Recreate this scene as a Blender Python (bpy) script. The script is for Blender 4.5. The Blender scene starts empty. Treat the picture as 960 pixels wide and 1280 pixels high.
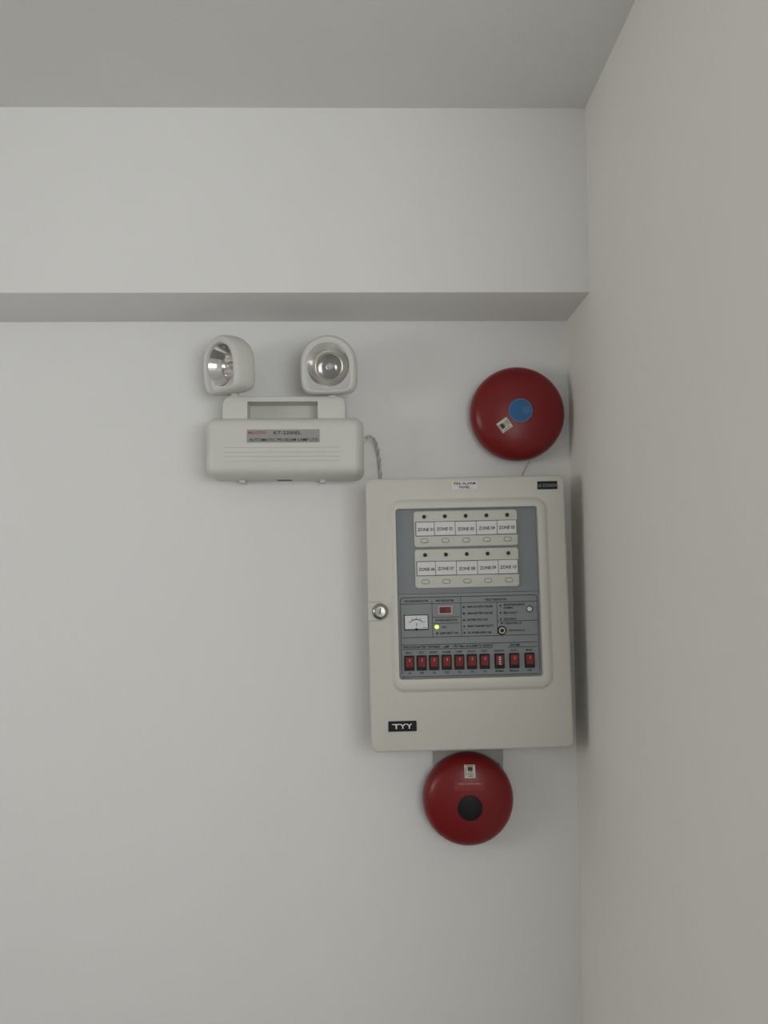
import bpy, bmesh, math, random
from mathutils import Vector, Matrix
random.seed(7)
S = bpy.context.scene
COL = S.collection
PI = math.pi

# ---------------------------------------------------------------- camera
cam_data = bpy.data.cameras.new('camera')
cam = bpy.data.objects.new('camera', cam_data)
COL.objects.link(cam)
cam_data.sensor_fit = 'VERTICAL'
cam_data.sensor_height = 36.0
cam_data.lens = 36.0 * 1000.0 / 1280.0
cam_data.clip_start = 0.02
right = Vector((0.99985793, -0.01539847, -0.00685619))
up = Vector((0.00579243, -0.06809465, 0.99766205))
fwd = Vector((0.01582934, 0.99756003, 0.06799578))
m = Matrix((right, up, -fwd)).transposed().to_4x4()
m.translation = Vector((0.0, -1.3, 1.761))
cam.matrix_world = m
S.camera = cam

# ---------------------------------------------------------------- world, light, exposure
ROOM_L, ROOM_R, ROOM_B, CEIL = -2.1, 0.3265, -2.15, 2.450
FAR_R, PIER = 2.6, -0.73          # the room widens to the right beyond a short pier of side wall
W = bpy.data.worlds.new('overcast_sky')
S.world = W
W.use_nodes = True
bg = W.node_tree.nodes['Background']
bg.inputs['Color'].default_value = (0.80, 0.90, 1.0, 1)
bg.inputs['Strength'].default_value = 0.6

def area(name, loc, rot, sx, sy, power, color):
    l = bpy.data.lights.new(name, 'AREA')
    l.shape = 'RECTANGLE'; l.size = sx; l.size_y = sy
    l.energy = power; l.color = color
    o = bpy.data.objects.new(name, l); COL.objects.link(o)
    o.location = loc; o.rotation_euler = rot
    return o
# daylight entering through the wide window behind the camera and a small one on the left
WX0, WX1, WZ0, WZ1 = 0.14, 2.30, 1.45, 2.30
LY0, LY1, LZ0, LZ1 = -1.75, -0.85, 1.55, 2.10
area('window_daylight', ((WX0 + WX1) / 2, ROOM_B - 0.10, (WZ0 + WZ1) / 2), (PI / 2, 0, 0),
     WX1 - WX0, WZ1 - WZ0, 27.5, (1.0, 0.992, 0.965))
area('side_window_daylight', (ROOM_L - 0.10, (LY0 + LY1) / 2, (LZ0 + LZ1) / 2), (PI / 2, 0, -PI / 2),
     LY1 - LY0, LZ1 - LZ0, 12.2, (1.0, 0.98, 0.945))

S.view_settings.view_transform = 'Standard'
S.view_settings.look = 'None'
S.view_settings.gamma = 1.0
S.view_settings.use_curve_mapping = False
S.view_settings.exposure = 0.0

# ---------------------------------------------------------------- materials
def mat(name, color, rough=0.5, metal=0.0, bump=0.0, bump_scale=300.0, vary=0.0, vary_scale=4.0,
        spec=0.5, emit=None, strength=0.0, coat=0.0):
    M = bpy.data.materials.new(name); M.use_nodes = True
    nt = M.node_tree; b = nt.nodes['Principled BSDF']
    b.inputs['Base Color'].default_value = (*color, 1)
    b.inputs['Roughness'].default_value = rough
    b.inputs['Metallic'].default_value = metal
    b.inputs['Specular IOR Level'].default_value = spec
    if coat: b.inputs['Coat Weight'].default_value = coat; b.inputs['Coat Roughness'].default_value = 0.12
    if emit:
        b.inputs['Emission Color'].default_value = (*emit, 1)
        b.inputs['Emission Strength'].default_value = strength
    if bump or vary:
        tc = nt.nodes.new('ShaderNodeTexCoord')
    if bump:
        n = nt.nodes.new('ShaderNodeTexNoise'); n.inputs['Scale'].default_value = bump_scale
        n.inputs['Detail'].default_value = 3
        bp = nt.nodes.new('ShaderNodeBump'); bp.inputs['Strength'].default_value = bump
        bp.inputs['Distance'].default_value = 0.001
        nt.links.new(tc.outputs['Object'], n.inputs['Vector'])
        nt.links.new(n.outputs['Fac'], bp.inputs['Height'])
        nt.links.new(bp.outputs['Normal'], b.inputs['Normal'])
    if vary:
        n2 = nt.nodes.new('ShaderNodeTexNoise'); n2.inputs['Scale'].default_value = vary_scale
        n2.inputs['Detail'].default_value = 4
        mx = nt.nodes.new('ShaderNodeMix'); mx.data_type = 'RGBA'
        mx.inputs[6].default_value = (*[c * (1 - vary) for c in color], 1)
        mx.inputs[7].default_value = (*[min(1, c * (1 + vary)) for c in color], 1)
        nt.links.new(tc.outputs['Object'], n2.inputs['Vector'])
        nt.links.new(n2.outputs['Fac'], mx.inputs[0])
        nt.links.new(mx.outputs[2], b.inputs['Base Color'])
    return M

M = {}
M['wall'] = mat('white_wall_paint', (0.80, 0.80, 0.79), 0.75, bump=0.25, bump_scale=140, vary=0.012, vary_scale=5, spec=0.3)
M['wall_side'] = mat('warm_white_wall_paint', (0.85, 0.83, 0.79), 0.75, bump=0.25, bump_scale=140, vary=0.015, vary_scale=5, spec=0.3)
M['ceiling'] = mat('white_ceiling_paint', (0.79, 0.79, 0.77), 0.85, bump=0.4, bump_scale=220, vary=0.02, vary_scale=8, spec=0.2)
M['floor'] = mat('grey_floor_tile', (0.16, 0.15, 0.135), 0.45, vary=0.06, vary_scale=3)
M['plastic'] = mat('off_white_plastic', (0.65, 0.65, 0.615), 0.42, spec=0.45)
M['plastic_edge'] = mat('off_white_plastic_trim', (0.66, 0.66, 0.62), 0.45)
M['chrome'] = mat('chrome', (0.86, 0.86, 0.87), 0.09, metal=1.0)
M['brass'] = mat('warm_metal', (0.64, 0.56, 0.41), 0.25, metal=1.0)  # warm tint of a reflection in the lamp bowl, painted as metal
M['brass_dull'] = mat('dull_brass', (0.40, 0.36, 0.26), 0.45, metal=0.8)
M['steel'] = mat('grey_painted_steel', (0.36, 0.36, 0.345), 0.55, spec=0.35)  # grey darkened to hold the shadow of the panel above
M['bulb'] = mat('frosted_bulb_glass', (0.55, 0.56, 0.54), 0.18, spec=0.7)
M['lock_metal'] = mat('worn_chrome', (0.40, 0.40, 0.385), 0.26, metal=1.0)
M['label_grey'] = mat('silver_label', (0.33, 0.33, 0.325), 0.5)
M['ink'] = mat('black_ink', (0.022, 0.024, 0.027), 0.6, spec=0.2)
M['ink_soft'] = mat('dark_grey_ink', (0.055, 0.060, 0.064), 0.6, spec=0.2)
M['ink_red'] = mat('red_ink', (0.42, 0.10, 0.085), 0.6)
M['ink_white'] = mat('white_ink', (0.75, 0.75, 0.74), 0.5)
M['ink_fade'] = mat('faded_white_ink', (0.52, 0.30, 0.28), 0.5)
M['red'] = mat('red_gloss_enamel', (0.20, 0.010, 0.012), 0.32, vary=0.06, vary_scale=25, spec=0.35)
M['red_plate'] = mat('red_label_film', (0.25, 0.018, 0.018), 0.4, spec=0.35)
M['black'] = mat('black_plastic', (0.010, 0.010, 0.014), 0.5, spec=0.25)
M['blue'] = mat('blue_sticker', (0.022, 0.125, 0.30), 0.45, spec=0.3)
M['blue_pale'] = mat('pale_blue_print', (0.13, 0.24, 0.42), 0.5)
M['paper'] = mat('cream_sticker_paper', (0.62, 0.60, 0.52), 0.55)
M['green_print'] = mat('olive_green_print', (0.22, 0.24, 0.10), 0.6)
M['enamel'] = mat('cream_grey_enamel', (0.60, 0.59, 0.535), 0.38, bump=0.10, bump_scale=350, vary=0.012, vary_scale=9, spec=0.45)
M['grey_plate'] = mat('blue_grey_control_plate', (0.200, 0.226, 0.240), 0.5, vary=0.02, vary_scale=20)
M['grey_overlay'] = mat('grey_printed_overlay', (0.208, 0.234, 0.240), 0.45, vary=0.02, vary_scale=20)
M['module'] = mat('ivory_module_plastic', (0.60, 0.60, 0.54), 0.45)
M['card'] = mat('white_card', (0.72, 0.72, 0.72), 0.6)
M['groove'] = mat('dark_gap', (0.16, 0.16, 0.145), 0.7)
M['led_off'] = mat('dark_led_lens', (0.022, 0.018, 0.016), 0.25)
M['led_red'] = mat('dull_red_led_lens', (0.10, 0.03, 0.03), 0.3)
M['led_green'] = mat('lit_green_led', (0.6, 0.9, 0.1), 0.3, emit=(0.62, 1.0, 0.10), strength=1.6)
M['rocker'] = mat('red_translucent_rocker', (0.23, 0.030, 0.028), 0.35, spec=0.35)
M['segment'] = mat('red_display_filter', (0.15, 0.022, 0.018), 0.5, spec=0.25)
M['segment_frame'] = mat('pale_pink_frame', (0.52, 0.42, 0.40), 0.5)
M['cable'] = mat('light_grey_cable', (0.60, 0.60, 0.57), 0.5)
M['cable_dark'] = mat('grey_cable_strand', (0.42, 0.42, 0.40), 0.5)  # own grey on the bell wire, painted shade on the cord
M['window_frame'] = mat('white_window_frame', (0.75, 0.75, 0.74), 0.4)

# clear lamp lens: see-through with a faint gloss
lens = bpy.data.materials.new('clear_lamp_lens'); lens.use_nodes = True
nt = lens.node_tree
for n in list(nt.nodes):
    if n.type != 'OUTPUT_MATERIAL': nt.nodes.remove(n)
tr = nt.nodes.new('ShaderNodeBsdfTransparent'); gl = nt.nodes.new('ShaderNodeBsdfGlossy'); mixs = nt.nodes.new('ShaderNodeMixShader')
gl.inputs['Roughness'].default_value = 0.05
mixs.inputs[0].default_value = 0.05
nt.links.new(tr.outputs[0], mixs.inputs[1]); nt.links.new(gl.outputs[0], mixs.inputs[2])
nt.links.new(mixs.outputs[0], nt.nodes['Material Output'].inputs['Surface'])
M['lens'] = lens

# ---------------------------------------------------------------- mesh helpers
# local shapes are given in millimetres: u to the right, v up, w out of the wall
def P(u, v, w): return Vector((u * 0.001, -w * 0.001, v * 0.001))

class MB:
    def __init__(self): self.v = []; self.f = []
    def add(self, verts, faces):
        k = len(self.v); self.v += verts; self.f += [tuple(i + k for i in f) for f in faces]
    def loft(self, loops, cap0=True, cap1=True):
        n = len(loops[0]); vs = [P(*p) for l in loops for p in l]; fs = []
        for i in range(len(loops) - 1):
            for j in range(n):
                a, b = i * n + j, i * n + (j + 1) % n
                fs.append((a, b, b + n, a + n))
        if cap0: fs.append(tuple(range(n))[::-1])
        if cap1: fs.append(tuple((len(loops) - 1) * n + j for j in range(n)))
        self.add(vs, fs); return self
    def plate(self, cu, cv, w, h, r, w0, w1, bevel=0.0, n=5, steps=3):
        loops = [[(x, y, w0) for x, y in rrect(cu, cv, w, h, r, n)]]
        if bevel > 0:
            for k in range(steps + 1):
                t = PI / 2 * k / steps
                ins = bevel * (1 - math.cos(t))
                loops.append([(x, y, w1 - bevel + bevel * math.sin(t)) for x, y in rrect(cu, cv, w - 2 * ins, h - 2 * ins, max(0.05, r - ins), n)])
        else:
            loops.append([(x, y, w1) for x, y in rrect(cu, cv, w, h, r, n)])
        return self.loft(loops)
    def lathe(self, prof, cu=0, cv=0, seg=64, cap0=True, cap1=True):
        loops = [[(cu + r * math.cos(2 * PI * j / seg), cv + r * math.sin(2 * PI * j / seg), w) for j in range(seg)] for r, w in prof]
        return self.loft(loops, cap0, cap1)
    def tube(self, pts, rad, seg=8):
        pts = [P(*p) for p in pts]; rings = []
        for i, p in enumerate(pts):
            t = (pts[min(i + 1, len(pts) - 1)] - pts[max(i - 1, 0)]).normalized()
            a = t.cross(Vector((0, 1, 0)));
            if a.length < 1e-3: a = t.cross(Vector((1, 0, 0)))
            a.normalize(); b = t.cross(a).normalized()
            rings.append([p + (a * math.cos(2 * PI * k / seg) + b * math.sin(2 * PI * k / seg)) * rad * 0.001 for k in range(seg)])
        vs = [v for r in rings for v in r]; fs = []
        for i in range(len(rings) - 1):
            for k in range(seg):
                a, b = i * seg + k, i * seg + (k + 1) % seg
                fs.append((a, b, b + seg, a + seg))
        fs.append(tuple(range(seg))[::-1]); fs.append(tuple((len(rings) - 1) * seg + k for k in range(seg)))
        self.add(vs, fs); return self
    def strip(self, u0, v0, u1, v1, thick, w0, w1):
        d = Vector((u1 - u0, v1 - v0)); d.normalize(); nx, ny = -d.y * thick / 2, d.x * thick / 2
        q = [(u0 + nx, v0 + ny), (u0 - nx, v0 - ny), (u1 - nx, v1 - ny), (u1 + nx, v1 + ny)]
        return self.loft([[(x, y, w0) for x, y in q], [(x, y, w1) for x, y in q]])
    def text(self, s, u, v, w, width=None, height=None, align='C', bold=0.0, rot=0.0):
        vs, fs = text_shape(s, bold)
        x0 = min(p[0] for p in vs); x1 = max(p[0] for p in vs); y0 = min(p[1] for p in vs); y1 = max(p[1] for p in vs)
        sx = sy = None
        if width: sx = width / (x1 - x0)
        if height: sy = height / (y1 - y0)
        if sx is None: sx = sy
        if sy is None: sy = sx
        ox = {'C': (x0 + x1) / 2, 'L': x0, 'R': x1}[align]; oy = (y0 + y1) / 2
        c, sn = math.cos(rot), math.sin(rot); out = []
        for x, y in vs:
            a, b = (x - ox) * sx, (y - oy) * sy
            out.append(P(u + a * c - b * sn, v + a * sn + b * c, w))
        self.add(out, fs); return self
    def build(self, name, material, parent=None, sharp=35, stuff=False):
        me = bpy.data.meshes.new(name); me.from_pydata([tuple(p) for p in self.v], [], self.f); me.update()
        b = bmesh.new(); b.from_mesh(me); bmesh.ops.remove_doubles(b, verts=b.verts, dist=1e-7)
        bmesh.ops.recalc_face_normals(b, faces=b.faces); b.to_mesh(me); b.free()
        me.polygons.foreach_set('use_smooth', [True] * len(me.polygons))
        me.set_sharp_from_angle(angle=math.radians(sharp))
        me.materials.append(M[material])
        o = bpy.data.objects.new(name, me); COL.objects.link(o)
        if parent: o.parent = parent
        return o

_tc = {}
def text_shape(s, bold):
    key = (s, bold)
    if key in _tc: return _tc[key]
    cu = bpy.data.curves.new('lettering_source', 'FONT'); cu.body = s; cu.resolution_u = 2; cu.offset = bold
    ob = bpy.data.objects.new('lettering_source', cu); COL.objects.link(ob)
    bpy.context.view_layer.update()
    me = bpy.data.meshes.new_from_object(ob.evaluated_get(bpy.context.evaluated_depsgraph_get()))
    r = ([(v.co.x, v.co.y) for v in me.vertices], [tuple(p.vertices) for p in me.polygons])
    bpy.data.objects.remove(ob); bpy.data.meshes.remove(me); bpy.data.curves.remove(cu)
    _tc[key] = r; return r

def rrect(cu, cv, w, h, r, n=5):
    r = min(r, w / 2 - 1e-4, h / 2 - 1e-4); pts = []
    for cx, cy, a0 in ((1, 1, 0), (-1, 1, 90), (-1, -1, 180), (1, -1, 270)):
        for k in range(n + 1):
            a = math.radians(a0 + 90 * k / n)
            pts.append((cu + cx * (w / 2 - r) + r * math.cos(a), cv + cy * (h / 2 - r) + r * math.sin(a)))
    return pts

def tag(o, label, cat, group=None):
    o['label'] = label; o['category'] = cat
    if group: o['group'] = group
    return o
def empty(name, loc):
    o = bpy.data.objects.new(name, None); COL.objects.link(o); o.location = loc; o.empty_display_size = 0.05
    return o
def copy_tree(o, parent=None):
    c = o.copy(); COL.objects.link(c); c.parent = parent
    for ch in list(o.children): copy_tree(ch, c)
    return c

def struct_box(name, boxes, material, label, parent=None):
    me = bpy.data.meshes.new(name); vs = []; fs = []
    for (x0, y0, z0, x1, y1, z1) in boxes:
        k = len(vs)
        vs += [(x0, y0, z0), (x1, y0, z0), (x1, y1, z0), (x0, y1, z0), (x0, y0, z1), (x1, y0, z1), (x1, y1, z1), (x0, y1, z1)]
        fs += [tuple(i + k for i in f) for f in ((0, 3, 2, 1), (4, 5, 6, 7), (0, 1, 5, 4), (1, 2, 6, 5), (2, 3, 7, 6), (3, 0, 4, 7))]
    me.from_pydata(vs, [], fs); me.update(); me.materials.append(M[material])
    o = bpy.data.objects.new(name, me); COL.objects.link(o)
    if parent: o.parent = parent
    else: o['kind'] = 'structure'; o['label'] = label
    return o

# ---------------------------------------------------------------- the room
T = 0.12
BEAM_Y, BEAM_Z = -0.1394, 2.1661
struct_box('floor', [(ROOM_L - T, ROOM_B - T, -0.1, FAR_R + T, T, 0)], 'floor', 'grey floor of the room')
struct_box('ceiling', [(ROOM_L - T, ROOM_B - T, CEIL, FAR_R + T, T, CEIL + 0.1)], 'ceiling', 'flat white painted ceiling')
struct_box('wall_back', [(ROOM_L - T, 0, 0, ROOM_R, T, CEIL)], 'wall', 'white painted wall carrying the alarm panel and lamp')
struct_box('wall_right', [(ROOM_R, PIER, 0, FAR_R, T, CEIL)], 'wall_side', 'plain off-white side wall right of the alarm panel')
struct_box('wall_far_right', [(FAR_R, ROOM_B - T, 0, FAR_R + T, PIER, CEIL)], 'wall', 'plain white end wall')
struct_box('wall_left', [(ROOM_L - T, ROOM_B - T, 0, ROOM_L, LY0, CEIL), (ROOM_L - T, LY1, 0, ROOM_L, 0, CEIL),
                         (ROOM_L - T, LY0, 0, ROOM_L, LY1, LZ0), (ROOM_L - T, LY0, LZ1, ROOM_L, LY1, CEIL)], 'wall', 'white side wall with a small window')
struct_box('wall_front', [(ROOM_L, ROOM_B - T, 0, WX0, ROOM_B, CEIL), (WX1, ROOM_B - T, 0, FAR_R, ROOM_B, CEIL),
                          (WX0, ROOM_B - T, 0, WX1, ROOM_B, WZ0), (WX0, ROOM_B - T, WZ1, WX1, ROOM_B, CEIL)], 'wall', 'white wall with a wide window')
def frame_boxes(u0, u1, z0, z1, fx):
    return [fx(u0, z0, u0 + 0.05, z1), fx(u1 - 0.05, z0, u1, z1), fx(u0 + 0.05, z0, u1 - 0.05, z0 + 0.05), fx(u0 + 0.05, z1 - 0.05, u1 - 0.05, z1)]
fb = lambda u0, z0, u1, z1: (u0, ROOM_B - 0.08, z0, u1, ROOM_B - 0.03, z1)
fs_ = lambda u0, z0, u1, z1: (ROOM_L - 0.08, u0, z0, ROOM_L - 0.03, u1, z1)
win = struct_box('window_1', frame_boxes(WX0, WX1, WZ0, WZ1, fb), 'window_frame', 'white window frame in the wall facing the alarm panel')
struct_box('mullion', [fb((WX0 + WX1) / 2 - 0.025, WZ0 + 0.05, (WX0 + WX1) / 2 + 0.025, WZ1 - 0.05)], 'window_frame', '', win)
struct_box('window_2', frame_boxes(LY0, LY1, LZ0, LZ1, fs_), 'window_frame', 'small white window frame in the left wall')
# dropped beam along the top of the wall, with slightly softened plaster arrises
bm_ = MB()
Lx = ROOM_L * 1000; Rx = ROOM_R * 1000; zb = BEAM_Z * 1000; zt = CEIL * 1000; yb = -BEAM_Y * 1000
prof = [(0, zb), (yb - 2.0, zb), (yb - 0.6, zb + 0.6), (yb, zb + 2.0), (yb, zt), (0, zt)]
bm_.loft([[(Lx, z, d) for d, z in prof], [(Rx, z, d) for d, z in prof]])
o = bm_.build('trim_1', 'wall'); o['kind'] = 'structure'; o['label'] = 'white plastered beam running along the wall below the ceiling'

# ---------------------------------------------------------------- emergency light
EL = empty('emergency_light', (-0.1345, 0, 1.9475))
tag(EL, 'white twin-head emergency light hung on the wall beside the alarm panel', 'emergency light')
# housing: shallow box with generous rounding, a little smaller at the front
h = MB()
loops = []
for (ins, w) in ((0, 0), (0, 48), (0.6, 56), (2.0, 63), (4.6, 69), (8.0, 73), (12.0, 75), (17, 75.6)):
    loops.append([(x, y, w) for x, y in rrect(0, 0, 246 - 2 * ins, 94 - 2 * ins, max(3, 14 - ins * 0.6), 6)])
h.loft(loops); h.build('housing', 'plastic', EL, 40)
# carrying handle block behind the lamp heads, with its finger opening
hd = MB()
out = [(-98, 40), (-98.0, 66), (-97, 74), (-93, 79.5), (-86, 81.5), (-60, 81.5), (60, 81.5), (85, 81.5), (91, 79.5), (94.6, 74), (95.5, 66), (95.5, 40)]
W0, W1 = 4, 60
def hpoly(ins):
    r = []
    for (x, y) in out:
        cx, cy = -1.2, 50
        r.append((cx + (x - cx) * (1 - ins / 97.0), cy + (y - cy) * (1 - ins / 32.0) if y > 40 else y))
    return r
# left block, right block and top bar drawn as one outline with a rectangular opening
OL, OR_, OT, OB = -58.5, 51.5, 72.5, 40
def frame_loop(w, ins):
    o_ = hpoly(ins)
    return [(x, y, w) for x, y in o_[:6]] + [(x, y, w) for x, y in o_[6:]] + [(OR_, OB, w), (OR_, OT, w), (OL, OT, w), (OL, OB, w)]
hd.loft([frame_loop(W0, 0), frame_loop(W1 - 4, 0), frame_loop(W1 - 1.2, 1.2), frame_loop(W1, 4)])
hd.build('carry_handle', 'plastic', EL, 40)
bk = MB(); bk.plate(-3.5, 58, 116, 36, 1, 4, 26); bk.build('handle_recess', 'plastic', EL)
# moulded ribs across the housing front
for k, z in enumerate((-2.0, -9.2, -16.0, -22.6)):
    r = MB(); r.plate(-2, z, 176, 1.5, 0.7, 75.2, 76.6, 0.4, 2, 1); r.build('rib', 'plastic', EL)
# silver rating label with its print
lb = MB(); lb.plate(-0.5, 15.3, 112, 20.4, 0.4, 75.2, 76.2); lab = lb.build('rating_label', 'label_grey', EL)
t = MB(); t.text('KT-2200EL', 6, 20.2, 76.4, 42, 5.2, bold=0.012); t.text('AUTOMATIC PROBLEM LAMP LTD', 0, 9.4, 76.4, 106, 4.6, bold=0.01); t.build('lettering', 'ink', lab)
t = MB(); t.text('MAXSPID', -54, 20.6, 76.4, 27, 4.6, 'L', bold=0.02); o = t.build('lettering', 'ink_red', lab); o['label'] = 'red lettering'
# mounting feet and the latch tab under the housing
for u in (-71, 57):
    f = MB(); f.plate(u, -48.5, 9, 7, 1.5, 4, 30, 0.8, 3, 2); f.build('foot', 'plastic', EL)
f = MB(); f.plate(-5, -46.6, 24, 1.6, 0.6, 8, 26, 0.4, 2, 1); f.build('latch_tab', 'groove', EL)
f = MB(); f.lathe([(4.6, 0), (4.6, 2), (3.4, 3.5), (3.4, 5)], 0, 0, 20); o = f.build('cable_gland', 'plastic_edge', EL)
o.rotation_euler = (0, 0, PI / 2); o.location = P(121.5, 15, 30)

# lamp heads: D-shaped pods, one turned to the left
def dloop(R, B, w, dv=0.0, n=96):
    res = []
    for j in range(n):
        a = 2 * PI * j / n; c, s = math.cos(a), math.sin(a)
        if s >= 0: r = R
        else: r = ((abs(c) / R) ** 5.5 + (abs(s) / B) ** 5.5) ** (-1 / 5.5)
        res.append((r * c, r * s + dv, w))
    return res
RC = -3.0      # the reflector sits a little below the centre of the pod's round top
def circ(R, w, n=96): return [(R * math.cos(2 * PI * j / n), R * math.sin(2 * PI * j / n) + RC, w) for j in range(n)]

def lamp_head(loc, yaw, tilt):
    b = MB()
    secs = [(34.0, 37.0, 12, RC), (34.0, 37.0, 19.5, RC), (34.6, 37.6, 20.8, RC), (36.4, 39.6, 21.8, -2), (38.4, 42, 21.8, -1), (40.8, 44.4, 20.4, 0), (42.6, 46, 17.6, 0), (43.6, 46.8, 13, 0),
            (43.9, 47.0, 7, 0), (43.9, 47.0, 3.2, 0), (43.3, 46.4, 2.6, 0), (43.3, 46.4, 1.9, 0), (43.9, 47.0, 1.3, 0), (43.6, 46.8, -6, 0), (42.4, 46, -12, 0), (39.8, 44, -17.5, 0), (35, 40, -21.5, 0), (27, 33, -24.5, 0), (15, 20, -26, 0), (3, 4, -26.3, 0)]
    b.loft([dloop(*s) for s in secs], cap0=False)
    hdo = b.build('lamp_head', 'plastic', EL, 32); hdo.location = loc; hdo.rotation_euler = (tilt, 0, yaw)
    r = MB()     # flat mirrored face plate and the deep conical bowl
    r.loft([dloop(34.0, 37.0, 16.5, RC), circ(32.6, 16.5), circ(31.4, 14.2), circ(28.6, 9.4), circ(25.4, 4.8), circ(22.0, 0.8), circ(20.6, -0.6)], cap0=False, cap1=False)
    r.build('reflector', 'chrome', hdo, 25)
    ring = MB(); ring.lathe([(20.7, -0.8), (20.7, 0.4), (20.0, 0.9), (19.2, 0.2), (18.8, -1.6)], 0, RC, 64, False, False); ring.build('bulb_ring', 'brass', hdo, 50)  # ring added to stand for the bulb's reflection in the bowl
    r = MB(); r.lathe([(19.0, -1.2), (17.4, -4.6), (15.0, -8.6), (12.0, -12.2), (9.0, -14.8), (5.0, -16.4), (0.4, -16.8)], 0, RC, 64, False, True); r.build('inner_reflector', 'chrome', hdo, 60)
    r = MB(); r.lathe([(6.8, -16), (6.8, -9.4), (6.0, -8.6), (4, -8.6)], 0, RC, 36); r.build('bulb_socket', 'lock_metal', hdo)
    r = MB(); r.lathe([(4.2, -9), (5.2, -6.6), (5.2, -3), (4.0, 0.4), (2.0, 1.8), (0.3, 2.2)], 0, RC, 28, True, True); r.build('bulb', 'bulb', hdo, 60)
    r = MB(); r.loft([dloop(33.8, 36.8, 18.0, RC), dloop(33.8, 36.8, 19.0, RC)]); r.build('lens', 'lens', hdo)
    return hdo
base = Vector((-0.1345, 0, 1.9475))
lamp_head(Vector((-0.2210, -0.060, 2.0795)) - base, math.radians(-43), math.radians(5))
lamp_head(Vector((-0.0645, -0.062, 2.0780)) - base, math.radians(-5), math.radians(10))
for x in (-0.2140, -0.0590):
    n_ = MB(); n_.lathe([(9, 0), (9, 2), (6.5, 3), (6.5, 12)], 0, 0, 28); o = n_.build('swivel_neck', 'plastic_edge', EL)
    o.rotation_euler = (-PI / 2, 0, 0); o.location = Vector((x, -0.052, 2.0275)) - base

# ---------------------------------------------------------------- twisted flex from the emergency light
cb = empty('power_cord', (-0.0085, 0, 1.968))
tag(cb, 'short twisted grey flex from the emergency light down behind the alarm panel', 'cord')
def spline(pts, n):
    res = []
    for i in range(len(pts) - 1):
        p0 = Vector(pts[max(i - 1, 0)]); p1 = Vector(pts[i]); p2 = Vector(pts[i + 1]); p3 = Vector(pts[min(i + 2, len(pts) - 1)])
        for k in range(n):
            t = k / n
            res.append(0.5 * ((2 * p1) + (p2 - p0) * t + (2 * p0 - 5 * p1 + 4 * p2 - p3) * t * t + (3 * p1 - p0 - 3 * p2 + p3) * t ** 3))
    res.append(Vector(pts[-1])); return res
path = spline([(-1, -4, 29), (6, 2.5, 24), (13.5, -1.5, 18), (19, -14, 12), (22, -34, 8), (24, -66, 6), (25, -100, 6)], 14)
for s in (0, 1):
    pts = []
    for i, p in enumerate(path):
        a = i * 0.62 + s * PI
        pts.append((p.x + 1.25 * math.cos(a), p.y, max(2.2, p.z) + 1.25 * math.sin(a)))
    tb = MB(); tb.tube(pts, 1.45, 8); tb.build('strand', 'cable' if s == 0 else 'cable_dark', cb, 60)  # darker strand has the cord's shaded side put into its colour

# thin wire from the upper bell to the panel
wr = MB(); wr.tube([(0, 0, 1.2), (-5, -9, 1.1), (-11, -20, 1.1), (-16, -34, 1.2), (-18, -60, 1.2)], 0.7, 6)
o = wr.build('bell_wire', 'cable_dark'); o.location = (0.2600, 0, 1.9330)
tag(o, 'thin grey wire on the wall between the upper bell and panel top', 'wire')

# ---------------------------------------------------------------- alarm bells
def gong_parts(root, R):
    k = R / 76.3
    b = MB(); b.lathe([(46 * k, 0), (46 * k, 10), (40 * k, 13), (40 * k, 24)], 0, 0, 56); b.build('backplate', 'black', root)
    g = MB()
    prof = [(70 * k, 18), (75.3 * k, 17.4), (76.3 * k, 18.6), (76.3 * k, 22), (75.9 * k, 27), (74.6 * k, 32), (72.0 * k, 37), (67.5 * k, 41.5), (61 * k, 45.2), (52 * k, 48.4), (42 * k, 50.8), (30 * k, 52.6), (16 * k, 53.7), (4 * k, 54)]
    g.lathe(prof, 0, 0, 96, cap0=False); g.lathe([(70 * k, 18), (69 * k, 30), (55 * k, 42), (10 * k, 48)], 0, 0, 96, cap0=False, cap1=False)
    g.build('gong', 'red', root, 50)

BT = empty('fire_alarm_bell', (0.2365, 0, 2.0055))
tag(BT, 'red round alarm bell with a blue centre sticker above the alarm panel', 'alarm bell')
gong_parts(BT, 76.3)
s = MB(); s.lathe([(19.0, 53.2), (19.0, 54.4), (18.6, 54.7)], 0, 0, 56); st = s.build('round_sticker', 'blue', BT); st['label'] = 'blue round sticker'
s = MB()
for j in range(56):
    a0, a1 = 2 * PI * j / 56, 2 * PI * (j + 1) / 56
    s.add([P(18.6 * math.cos(a0), 18.6 * math.sin(a0), 54.8), P(18.6 * math.cos(a1), 18.6 * math.sin(a1), 54.8), P(17.7 * math.cos(a1), 17.7 * math.sin(a1), 54.8), P(17.7 * math.cos(a0), 17.7 * math.sin(a0), 54.8)], [(0, 1, 2, 3)])
s.build('sticker_rim', 'blue_pale', st)
s = MB()
for k, (v, u0, u1) in enumerate(((4.5, 4, 14.5), (1.4, 4, 15), (-1.6, 4, 14.8), (-4.6, 5, 13))):
    s.strip(u0, v, u1, v + 0.5, 1.0, 54.6, 54.85)
s.build('sticker_print', 'blue_pale', st)
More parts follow.
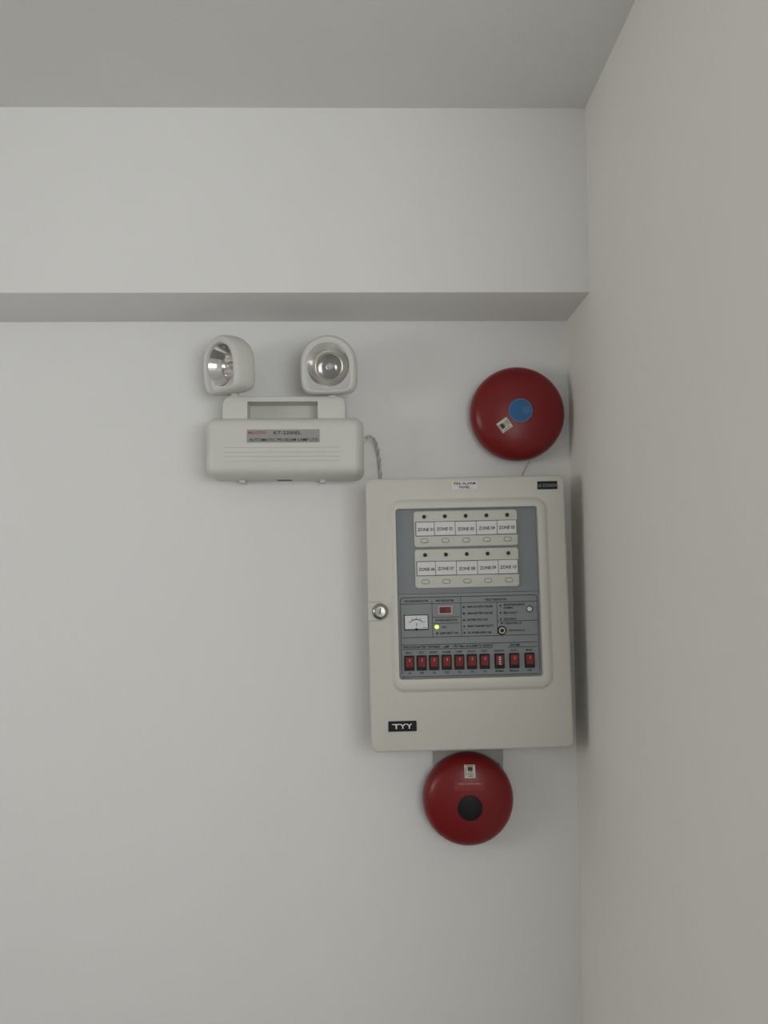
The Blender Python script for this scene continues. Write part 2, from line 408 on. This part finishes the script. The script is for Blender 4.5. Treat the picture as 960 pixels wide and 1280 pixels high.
# stickers follow the domed face of the gong
GONG = [(0, 54), (4, 54), (16, 53.7), (30, 52.6), (42, 50.8), (52, 48.4), (61, 45.2), (67.5, 41.5), (72.0, 37), (74.6, 32)]
def gong_w(r, k):
    r = r / k
    for (r0, w0), (r1, w1) in zip(GONG, GONG[1:]):
        if r <= r1: return w0 + (w1 - w0) * (r - r0) / (r1 - r0)
    return 30
def patch(mb, cu, cv, rot, u0, u1, v0, v1, off, k, thick=0.35, n=8):
    c, sn = math.cos(rot), math.sin(rot)
    def pt(i, j, o_):
        a_, b_ = u0 + (u1 - u0) * i / n, v0 + (v1 - v0) * j / n
        x, y = cu + a_ * c - b_ * sn, cv + a_ * sn + b_ * c
        return P(x, y, gong_w(math.hypot(x, y), k) + o_)
    vs = [pt(i, j, off) for j in range(n + 1) for i in range(n + 1)]
    fs = [(j * (n + 1) + i, j * (n + 1) + i + 1, (j + 1) * (n + 1) + i + 1, (j + 1) * (n + 1) + i) for j in range(n) for i in range(n)]
    rim = [i for i in range(n + 1)] + [j * (n + 1) + n for j in range(1, n + 1)] + [n * (n + 1) + i for i in range(n - 1, -1, -1)] + [j * (n + 1) for j in range(n - 1, 0, -1)]
    base_ = len(vs); ij = [(q % (n + 1), q // (n + 1)) for q in rim]
    vs += [pt(i, j, off - thick) for i, j in ij]
    m_ = len(rim)
    fs += [(rim[q], base_ + q, base_ + (q + 1) % m_, rim[(q + 1) % m_]) for q in range(m_)]
    mb.add(vs, fs); return mb
def square_sticker(root, u, v, rot, su, sv, k):
    o = patch(MB(), u, v, rot, -su / 2, su / 2, -sv / 2, sv / 2, 0.45, k, 0.8).build('square_sticker', 'paper', root)
    q = MB()
    for a_ in ((-.20, .26, .04, .34), (-.36, .36, .40, .44), (-.40, -.35, -.36, .30), (-.12, .20, -.06, -.01)): patch(q, u, v, rot, a_[0] * su, a_[1] * su, a_[2] * sv, a_[3] * sv, 0.6, k, 0.1, 3)
    q.build('sticker_print', 'ink_soft', o)
    q = MB()
    for a_ in ((-.28, .32, -.22, -.16), (-.18, .30, -.40, -.30)): patch(q, u, v, rot, a_[0] * su, a_[1] * su, a_[2] * sv, a_[3] * sv, 0.6, k, 0.1, 3)
    q.build('sticker_print', 'green_print', o)
    return o
square_sticker(BT, -25.3, -23.0, math.radians(125), 18.0, 19.0, 1.0)

BB = empty('fire_alarm_bell', (0.1485, 0, 1.3985))
tag(BB, 'red round alarm bell with a black centre disc below the alarm panel', 'alarm bell')
gong_parts(BB, 70.9)
KB = 70.9 / 76.3
s = MB(); s.plate(3.0, 42, 110, 78, 9, 0, 14, 3, 5, 2); o = s.build('mounting_box', 'steel', BB); o['label'] = 'grey metal mounting box'
s = MB(); s.lathe([(2.2, 13.5), (2.2, 15.2), (1.4, 15.6)], 50, 49, 14); s.build('screw', 'black', BB)
s = MB(); s.lathe([(19.0, 52.6), (19.0, 54.4), (17.6, 55.2), (8, 55.6), (1, 55.7)], -0.5, -6, 48); s.build('centre_disc', 'black', BB)
square_sticker(BB, 0.6, 47.5, 0.0, 16.6, 18.6, KB)
o = patch(MB(), -0.5, 27.0, 0, -23, 23, -7, 6, 0.4, KB, 0.8, 10).build('name_plate', 'red_plate', BB)
q = MB(); q.text('FIRE ALARM BELL', 0, 30.0, 0, 34, 2.6)
q.v = [P(p.x * 1000, p.z * 1000, gong_w(math.hypot(p.x, p.z) * 1000, KB) + 0.65) for p in q.v]; q.build('lettering', 'ink_fade', o)

# ---------------------------------------------------------------- fire alarm panel
FP = empty('fire_alarm_cabinet', (0.1461, 0, 1.6917))
FP.rotation_euler = (0, math.radians(-0.95), 0)
tag(FP, 'cream metal fire alarm control panel with grey ten-zone window on the wall', 'alarm panel')
c = MB(); c.plate(0, 0, 297, 403, 9, 0, 74, 0, 5); c.build('cabinet_body', 'enamel', FP)
DW = 90.0
# door leaf with the window cut out of it: outer rim loops then inner opening loops
def ringmesh(name, material, parent, loops):
    r = MB(); r.loft(loops, cap0=False, cap1=False); return r.build(name, material, parent, 30)
N = 6
def rl(cu, cv, w, h, r, ww): return [(x, y, ww) for x, y in rrect(cu, cv, w, h, r, N)]
WCU, WCV, WW, WH = 0.6, 29.8, 214.5, 254.6      # window opening
dl = [rl(WCU, WCV, WW + 4, WH + 4, 5, 76), rl(0, 0, 297, 403, 9, 76), rl(0, 0, 303.4, 409.4, 11, 76)]
for kx in range(5):
    t_ = PI / 2 * kx / 4; ins = 4.0 * (1 - math.cos(t_))
    dl.append(rl(0, 0, 303.4 - 2 * ins, 409.4 - 2 * ins, 11 - ins, DW - 4 + 4 * math.sin(t_)))
dl += [rl(2.5, 27.3, 240, 287, 19, DW), rl(2.5, 27.3, 239, 286, 18.5, DW - 0.4), rl(WCU, WCV, WW + 6, WH + 6, 6, DW - 0.4), rl(WCU, WCV, WW + 4, WH + 4, 5, DW - 1)]
dl.append(rl(WCU, WCV, WW + 4, WH + 4, 5, 76))
ringmesh('door', 'enamel', FP, dl)
fl = [rl(2.5, 27.3, 243.0, 290.0, 20, DW - 0.3)]
for kx in range(5):
    t_ = PI / 2 * kx / 4
    ins = 6.0 * kx / 4
    fl.append(rl(2.5, 27.3, 243.0 - 2 * ins, 290.0 - 2 * ins, 20 - ins, DW + 1.7 - 1.7 * math.cos(PI * kx / 4)))
fl += [rl(WCU, WCV, WW + 5, WH + 5, 5.5, DW + 3.5), rl(WCU, WCV, WW + 1.4, WH + 1.4, 4.2, DW + 3.0), rl(WCU, WCV, WW, WH, 4, DW + 1.6), rl(WCU, WCV, WW, WH, 4, DW - 7)]
ringmesh('window_surround', 'enamel', FP, fl)
PW = 86.0     # face of the grey plate, behind the surround
p_ = MB(); p_.plate(WCU, 93.0, WW - 0.6, 128, 1.5, 80, PW, 0.3, 3, 1); p_.build('upper_plate', 'grey_plate', FP)
p_ = MB(); p_.plate(WCU, -34.2, WW - 0.6, 125.8, 1.5, 80, PW, 0.3, 3, 1); ov = p_.build('control_plate', 'grey_overlay', FP)

# zone modules
LEDX = (-63.8, -32.2, -0.6, 31.0, 62.6)
CARDX = (-76.5, -48.5, -17.0, 15.2, 46.8, 76.5)
def zone_module(vc, first, hh):
    z = MB(); z.plate(-0.8, vc, 157.5, hh, 4.5, PW - 0.5, PW + 3.2, 1.0, 4, 2); zm = z.build('zone_module', 'module', FP)
    s_ = MB(); s_.plate(0, vc + 0.3, 155, 22.6, 0.3, PW + 3.1, PW + 3.35); s_.build('card_slot', 'groove', zm)
    for k in range(5):
        x0, x1 = CARDX[k] + 0.5, CARDX[k + 1] - 0.5; dv = (0.0, 0.4, -0.3, 0.2, 0.6)[k]
        cd = MB(); cd.plate((x0 + x1) / 2, vc + 0.3 + dv * 0.5, x1 - x0, 20.0, 0.2, PW + 3.2, PW + 3.6); cd.build('zone_card', 'card', zm)
        tx = MB(); tx.text('ZONE %02d' % (first + k), (x0 + x1) / 2 + (0.6 if k == 0 else 0), vc - 0.6 + dv, PW + 3.75, 24.5, 5.0, bold=0.02, rot=math.radians((-.3, .4, .2, .8, .5)[k])); tx.build('zone_lettering', 'ink', zm)
        ld = MB(); ld.lathe([(3.0, PW + 3), (3.0, PW + 4.0), (2.6, PW + 5.2), (1.4, PW + 6.1), (0.2, PW + 6.3)], LEDX[k], vc + hh / 2 - 8.3, 20); ld.build('indicator_led', 'led_off', zm, 60)
        gv = MB(); gv.plate(LEDX[k] - 0.3, vc - hh / 2 + 9.6, 11.6, 6.8, 3.0, PW + 3.0, PW + 3.4, 0, 5); gv.build('button_gap', 'groove', zm)
        bt = MB(); bt.plate(LEDX[k] - 0.3, vc - hh / 2 + 9.6, 10.2, 5.4, 2.4, PW + 3.0, PW + 4.6, 0.6, 5, 2); bt.build('test_button', 'module', zm)
    return zm
zone_module(126.4, 1, 54.5)
zone_module(66.4, 6, 58.5)

# printed rules and lettering on the control plate
L0, L1 = PW - 0.05, PW + 0.22
r = MB()
def hline(u0, u1, v, th=0.9): r.strip(u0, v, u1, v, th, L0, L1)
def vline(u, v0, v1, th=0.8): r.strip(u, v0, u, v1, th, L0, L1)
hline(-98, 100, 23.4, 1.1); hline(-103, 104, 13.8); hline(-102, 103, -36.3); hline(-102, 103, -47.3); hline(-101, 34, -54.2); hline(58, 102, -54.2); hline(-103, 103, -94.6, 1.0)
vline(-55.2, 20, -36); vline(-11.6, 22, -36); vline(43.0, 13.5, -35); vline(104.6, 18.4, -90, 0.9); vline(-103, 18.4, -90, 0.9)
hline(-54.5, -13.5, -6.9); hline(-54.5, -13.5, -16.2); hline(43.4, 103.5, -14.8)
for cu_, a0 in ((99.6, 0), (-98, 90)):
    for k in range(5):
        a, b = math.radians(a0 + 18 * k), math.radians(a0 + 18 * (k + 1))
        r.strip(cu_ + 5 * math.cos(a), 18.4 + 5 * math.sin(a), cu_ + 5 * math.cos(b), 18.4 + 5 * math.sin(b), 1.0, L0, L1)
r.build('printed_rule', 'ink_soft', ov)
TW = PW + 0.25
def caption(s, u, v, wd, hgt, al, bold):
    t = MB(); t.text(s, u, v, TW, wd, hgt, al, bold=bold); t.build('caption', 'ink', ov)
def tl(s, u0, u1, v, hgt=3.3): caption(s, u0, v, u1 - u0, hgt, 'L', 0.03)
tl('VOLTAGE INDICATOR', -97, -60.6, 18.2, 3.6); tl('FIRE INDICATOR', -49.5, -21.8, 17.9, 3.6); tl('FAULT INDICATOR', 26, 58, 17.8, 3.6)
tl('POWER INDICATOR', -50.2, -17, -11.5, 3.5); tl('AC', -41, -34, -21.7, 3.4); tl('SUPPLY/BATT. ON', -44, -17, -31, 3.2)
tl('MAIN AC SUPPLY FAILURE', -1.2, 36.5, 7.8); tl('MAIN BATTERY FAILURE', -1.4, 36.4, -2.2); tl('BATTERY VOLT LOW', -1.6, 29, -12.0); tl('MAIN CHARGER FAULTY', -1.8, 37, -21.4); tl('DC POWER SUPPLY FAIL', -1.6, 34, -31.3)
tl('MAINTENANCE MODE', 53.6, 85, 9.4); tl('NORMAL', 53.6, 67.6, 5.0); tl('BELL FAULT', 53.2, 74, -2.7); tl('EARTH FAULT', 53, 72, -12); tl('SILENCE BELL UP', 54.8, 80, -18.2, 3.0); tl('EARPHONE JACK', 59.8, 84.4, -29.6, 3.2)
tl('EVACUATE BATTERY TEST/RESET', -99.5, -44, -50.8, 3.6); tl('LAMP', -39.4, -30.6, -51.0, 3.6); tl('TEST BELL & ALARM TO SILENCE', -25.3, 35, -50.8, 3.6); tl('SYSTEM', 60.6, 75.6, -51.0, 3.6)
SWX = (-91.5, -73.0, -54.4, -35.3, -16.3, 2.6, 21.8, 44.2, 66.4, 89.6)
for k, (a, b) in enumerate((('BELL', 'ON'), ('TEST', 'OFF'), ('RESET', 'ON'), ('ALARM', 'OFF'), ('LAMP', 'ON'), ('FAULT', 'ON'), ('TEST', 'ON'), ('SILENCE', 'NORMAL'), ('AUTO', 'MANUAL'), ('MAIN', 'OFF'))):
    wa = min(15, 2.4 * len(a)); wb = min(14, 2.3 * len(b))
    caption(a, SWX[k], -59.0, wa, 3.0, 'C', 0.02); caption(b, SWX[k], -89.4, wb, 3.0, 'C', 0.02)

# rocker switches: black bezel, red lamp rocker pressed at the foot, white mark
def switch():
    b = MB(); b.plate(0, 0, 15.0, 22.4, 0.8, -0.5, 2.4, 0.5, 3, 1)
    sw = b.build('rocker_switch', 'black', FP)
    q = MB(); prof = [(8.9, 2.2), (8.9, 5.2), (0, 4.1), (-5.6, 3.0), (-5.6, 2.2)]
    q.loft([[(-5.4, v, w) for v, w in prof], [(5.4, v, w) for v, w in prof]]); q.build('rocker', 'rocker', sw)
    q = MB(); q.plate(0.4, 4.6, 1.3, 4.2, 0.3, 4.5, 4.95); mk = q.build('rocker_mark', 'ink_fade', sw)
    return sw
sw0 = switch()
for k in range(10):
    sw_ = sw0 if k == 0 else copy_tree(sw0, FP)
    sw_.location = P(SWX[k], -74.3, PW)
    if k == 7:
        q = MB()
        for vv in (6.5, 3.2, -0.1, -3.4): q.strip(-1.6, vv, 1.8, vv - 1.4, 1.2, 4.2 + vv * 0.08, 5.2 + max(0, vv) * 0.03)
        q.build('rocker_print', 'ink_white', sw_)

# voltage meter
mt = MB(); mt.plate(-79.6, -13.8, 36.4, 23.0, 0.8, PW - 0.5, PW + 1.6, 0.4, 3, 1); mo = mt.build('voltage_meter', 'ink_soft', FP)
mt = MB(); mt.plate(-79.6, -13.4, 34.0, 20.0, 0.6, PW + 1.5, PW + 2.0); mt.build('meter_dial', 'card', mo)
mt = MB()
for k in range(12):
    a, b = math.radians(145 - 110 * k / 12), math.radians(145 - 110 * (k + 1) / 12)
    th = 0.8 + 0.6 * math.sin(PI * (k + .5) / 12)
    mt.strip(-79.6 + 12.2 * math.cos(a), -21.3 + 12.2 * math.sin(a), -79.6 + 12.2 * math.cos(b), -21.3 + 12.2 * math.sin(b), th, PW + 1.95, PW + 2.2)
for a in (35, 62, 90, 118, 145):
    a = math.radians(a); mt.strip(-79.6 + 13.6 * math.cos(a), -21.3 + 13.6 * math.sin(a), -79.6 + 15.6 * math.cos(a), -21.3 + 15.6 * math.sin(a), 0.7, PW + 1.95, PW + 2.2)
mt.strip(-69.5, -21.4, -64.2, -21.4, 0.7, PW + 1.95, PW + 2.2)
mt.build('meter_scale', 'ink_soft', mo)
mt = MB(); mt.strip(-79.6, -19.5, -79.2, -14.5, 0.7, PW + 2.0, PW + 2.5); mt.build('needle', 'ink', mo)
mt = MB(); mt.lathe([(2.0, PW + 1.5), (2.0, PW + 2.2), (1.2, PW + 2.5)], -79.6, -24.0, 16); mt.build('needle_pivot', 'ink', mo)

# red fire display window
s = MB(); s.plate(-35.2, 3.6, 21.4, 13.0, 0.8, PW - 0.5, PW + 1.4, 0.4, 3, 1); sd = s.build('fire_display', 'segment_frame', FP)
s = MB(); s.plate(-35.4, 3.8, 17.4, 9.2, 0.5, PW + 1.3, PW + 1.8); s.build('display_window', 'segment', sd)
s = MB(); s.plate(-29.0, 3.8, 1.4, 6.2, 0.3, PW + 1.7, PW + 2.0); s.plate(-32.5, 3.8, 1.0, 6.2, 0.3, PW + 1.7, PW + 2.0); s.build('display_digits', 'led_red', sd)

# indicator lamps
def led(u, v, rad, material, label=None):
    l_ = MB(); l_.lathe([(rad, PW - 0.3), (rad, PW + 0.8), (rad * 0.8, PW + 1.6), (rad * 0.3, PW + 2.1), (0.1, PW + 2.2)], u, v, 18)
    o_ = l_.build('indicator_led', material, FP, 60)
    if label: o_['label'] = label
led(-48.8, -21.3, 3.0, 'led_green', 'lit yellow-green indicator')
led(-48.5, -31.0, 1.4, 'led_off')
for v in (7.6, -2.2, -12.0, -21.4, -31.2): led(-7.4, v, 1.6 if v > -15 else 1.25, 'led_red' if v > -15 else 'led_off')
for u, v in ((48.2, 8.4), (48.2, -2.6), (48.2, -12.0), (49.8, -18.1)): led(u, v, 1.3, 'led_off')
# white push button over a black disc standing in for its shadow
s = MB(); s.lathe([(5.0, PW - 0.3), (5.0, PW + 0.8), (4.2, PW + 1.0)], 92.4, 2.3, 28); wb = s.build('push_button', 'black', FP)
s = MB(); s.lathe([(3.7, PW + 0.5), (3.7, PW + 4.0), (3.0, PW + 5.0), (1.0, PW + 5.3)], 91.9, 2.3, 24); o = s.build('button_cap', 'card', wb, 60); o['label'] = 'ivory button cap'
# jack socket: black collar, brass ring, dark bore
s = MB(); s.lathe([(6.8, PW - 0.3), (6.8, PW + 1.4), (5.2, PW + 2.0)], 49.3, -28.9, 32); jk = s.build('jack_socket', 'black', FP)
s = MB(); s.lathe([(4.9, PW + 1.8), (4.9, PW + 3.2), (4.0, PW + 3.5), (2.9, PW + 3.3), (2.9, PW + 1.9)], 49.3, -28.9, 32, False, False); s.build('socket_ring', 'brass_dull', jk)
s = MB(); s.lathe([(3.0, PW + 1.8), (3.0, PW + 2.3)], 49.3, -28.9, 24); s.build('socket_bore', 'ink', jk)

# cam lock with its latch plate in the door edge
s = MB(); s.plate(-140.6, 4.4, 21, 27.6, 0.6, DW - 0.5, DW + 0.12); lp = s.build('latch_plate', 'enamel', FP)
for v in (18.2, -9.4):
    q = MB(); q.strip(-151, v, -131, v, 0.55, DW - 0.2, DW + 0.18); q.build('seam', 'groove', lp)
s = MB(); s.lathe([(12.3, DW + 0.3), (12.3, DW + 1.6), (11.5, DW + 3.6), (9.4, DW + 5.2), (8.2, DW + 5.6), (7.6, DW + 5.0), (7.2, DW + 5.0), (0.5, DW + 5.6)], -133.6, 4.0, 48); lk = s.build('cam_lock', 'lock_metal', FP); lk['label'] = 'chrome cam lock'
s = MB(); s.plate(-133.6, 5.2, 1.5, 8.0, 0.4, DW + 5.2, DW + 5.85); s.build('key_slot', 'ink', lk)

# badges and paper label
s = MB(); s.plate(-104.4, -166.4, 42.0, 15.2, 0.4, DW - 0.2, DW + 1.6, 0.4, 2, 1); bd = s.build('maker_badge', 'black', FP)
for ch, u in (('T', -113.6), ('Y', -104.0), ('Y', -94.2)):     # winged letters, each with a swept upper stroke
    q = MB(); q.text(ch, u, -166.4, DW + 1.75, 8.6, 7.2, bold=0.03); q.strip(u - 6.2, -163.0, u - 2.0, -163.8, 1.1, DW + 1.55, DW + 1.8); q.build('letter', 'ink_white', bd)
s = MB(); s.plate(125.4, 189.2, 30.4, 12.4, 0.3, DW - 0.2, DW + 0.8); bd = s.build('model_badge', 'black', FP)
q = MB(); q.text('LE ZODION', 125.4, 189.0, DW + 0.95, 27.5, 4.6, bold=0.0); q.build('lettering', 'label_grey', bd)
s = MB(); s.plate(-0.8, 191.8, 39.5, 12.4, 0.3, DW - 0.2, DW + 0.7); sk = s.build('title_label', 'card', FP); sk['label'] = 'white paper title label'
q = MB(); q.text('FIRE ALARM', -0.8, 194.6, DW + 0.85, 33, 3.9, bold=0.015); q.text('PANEL', -0.8, 189.0, DW + 0.85, 17, 3.9, bold=0.015); q.build('lettering', 'ink', sk)
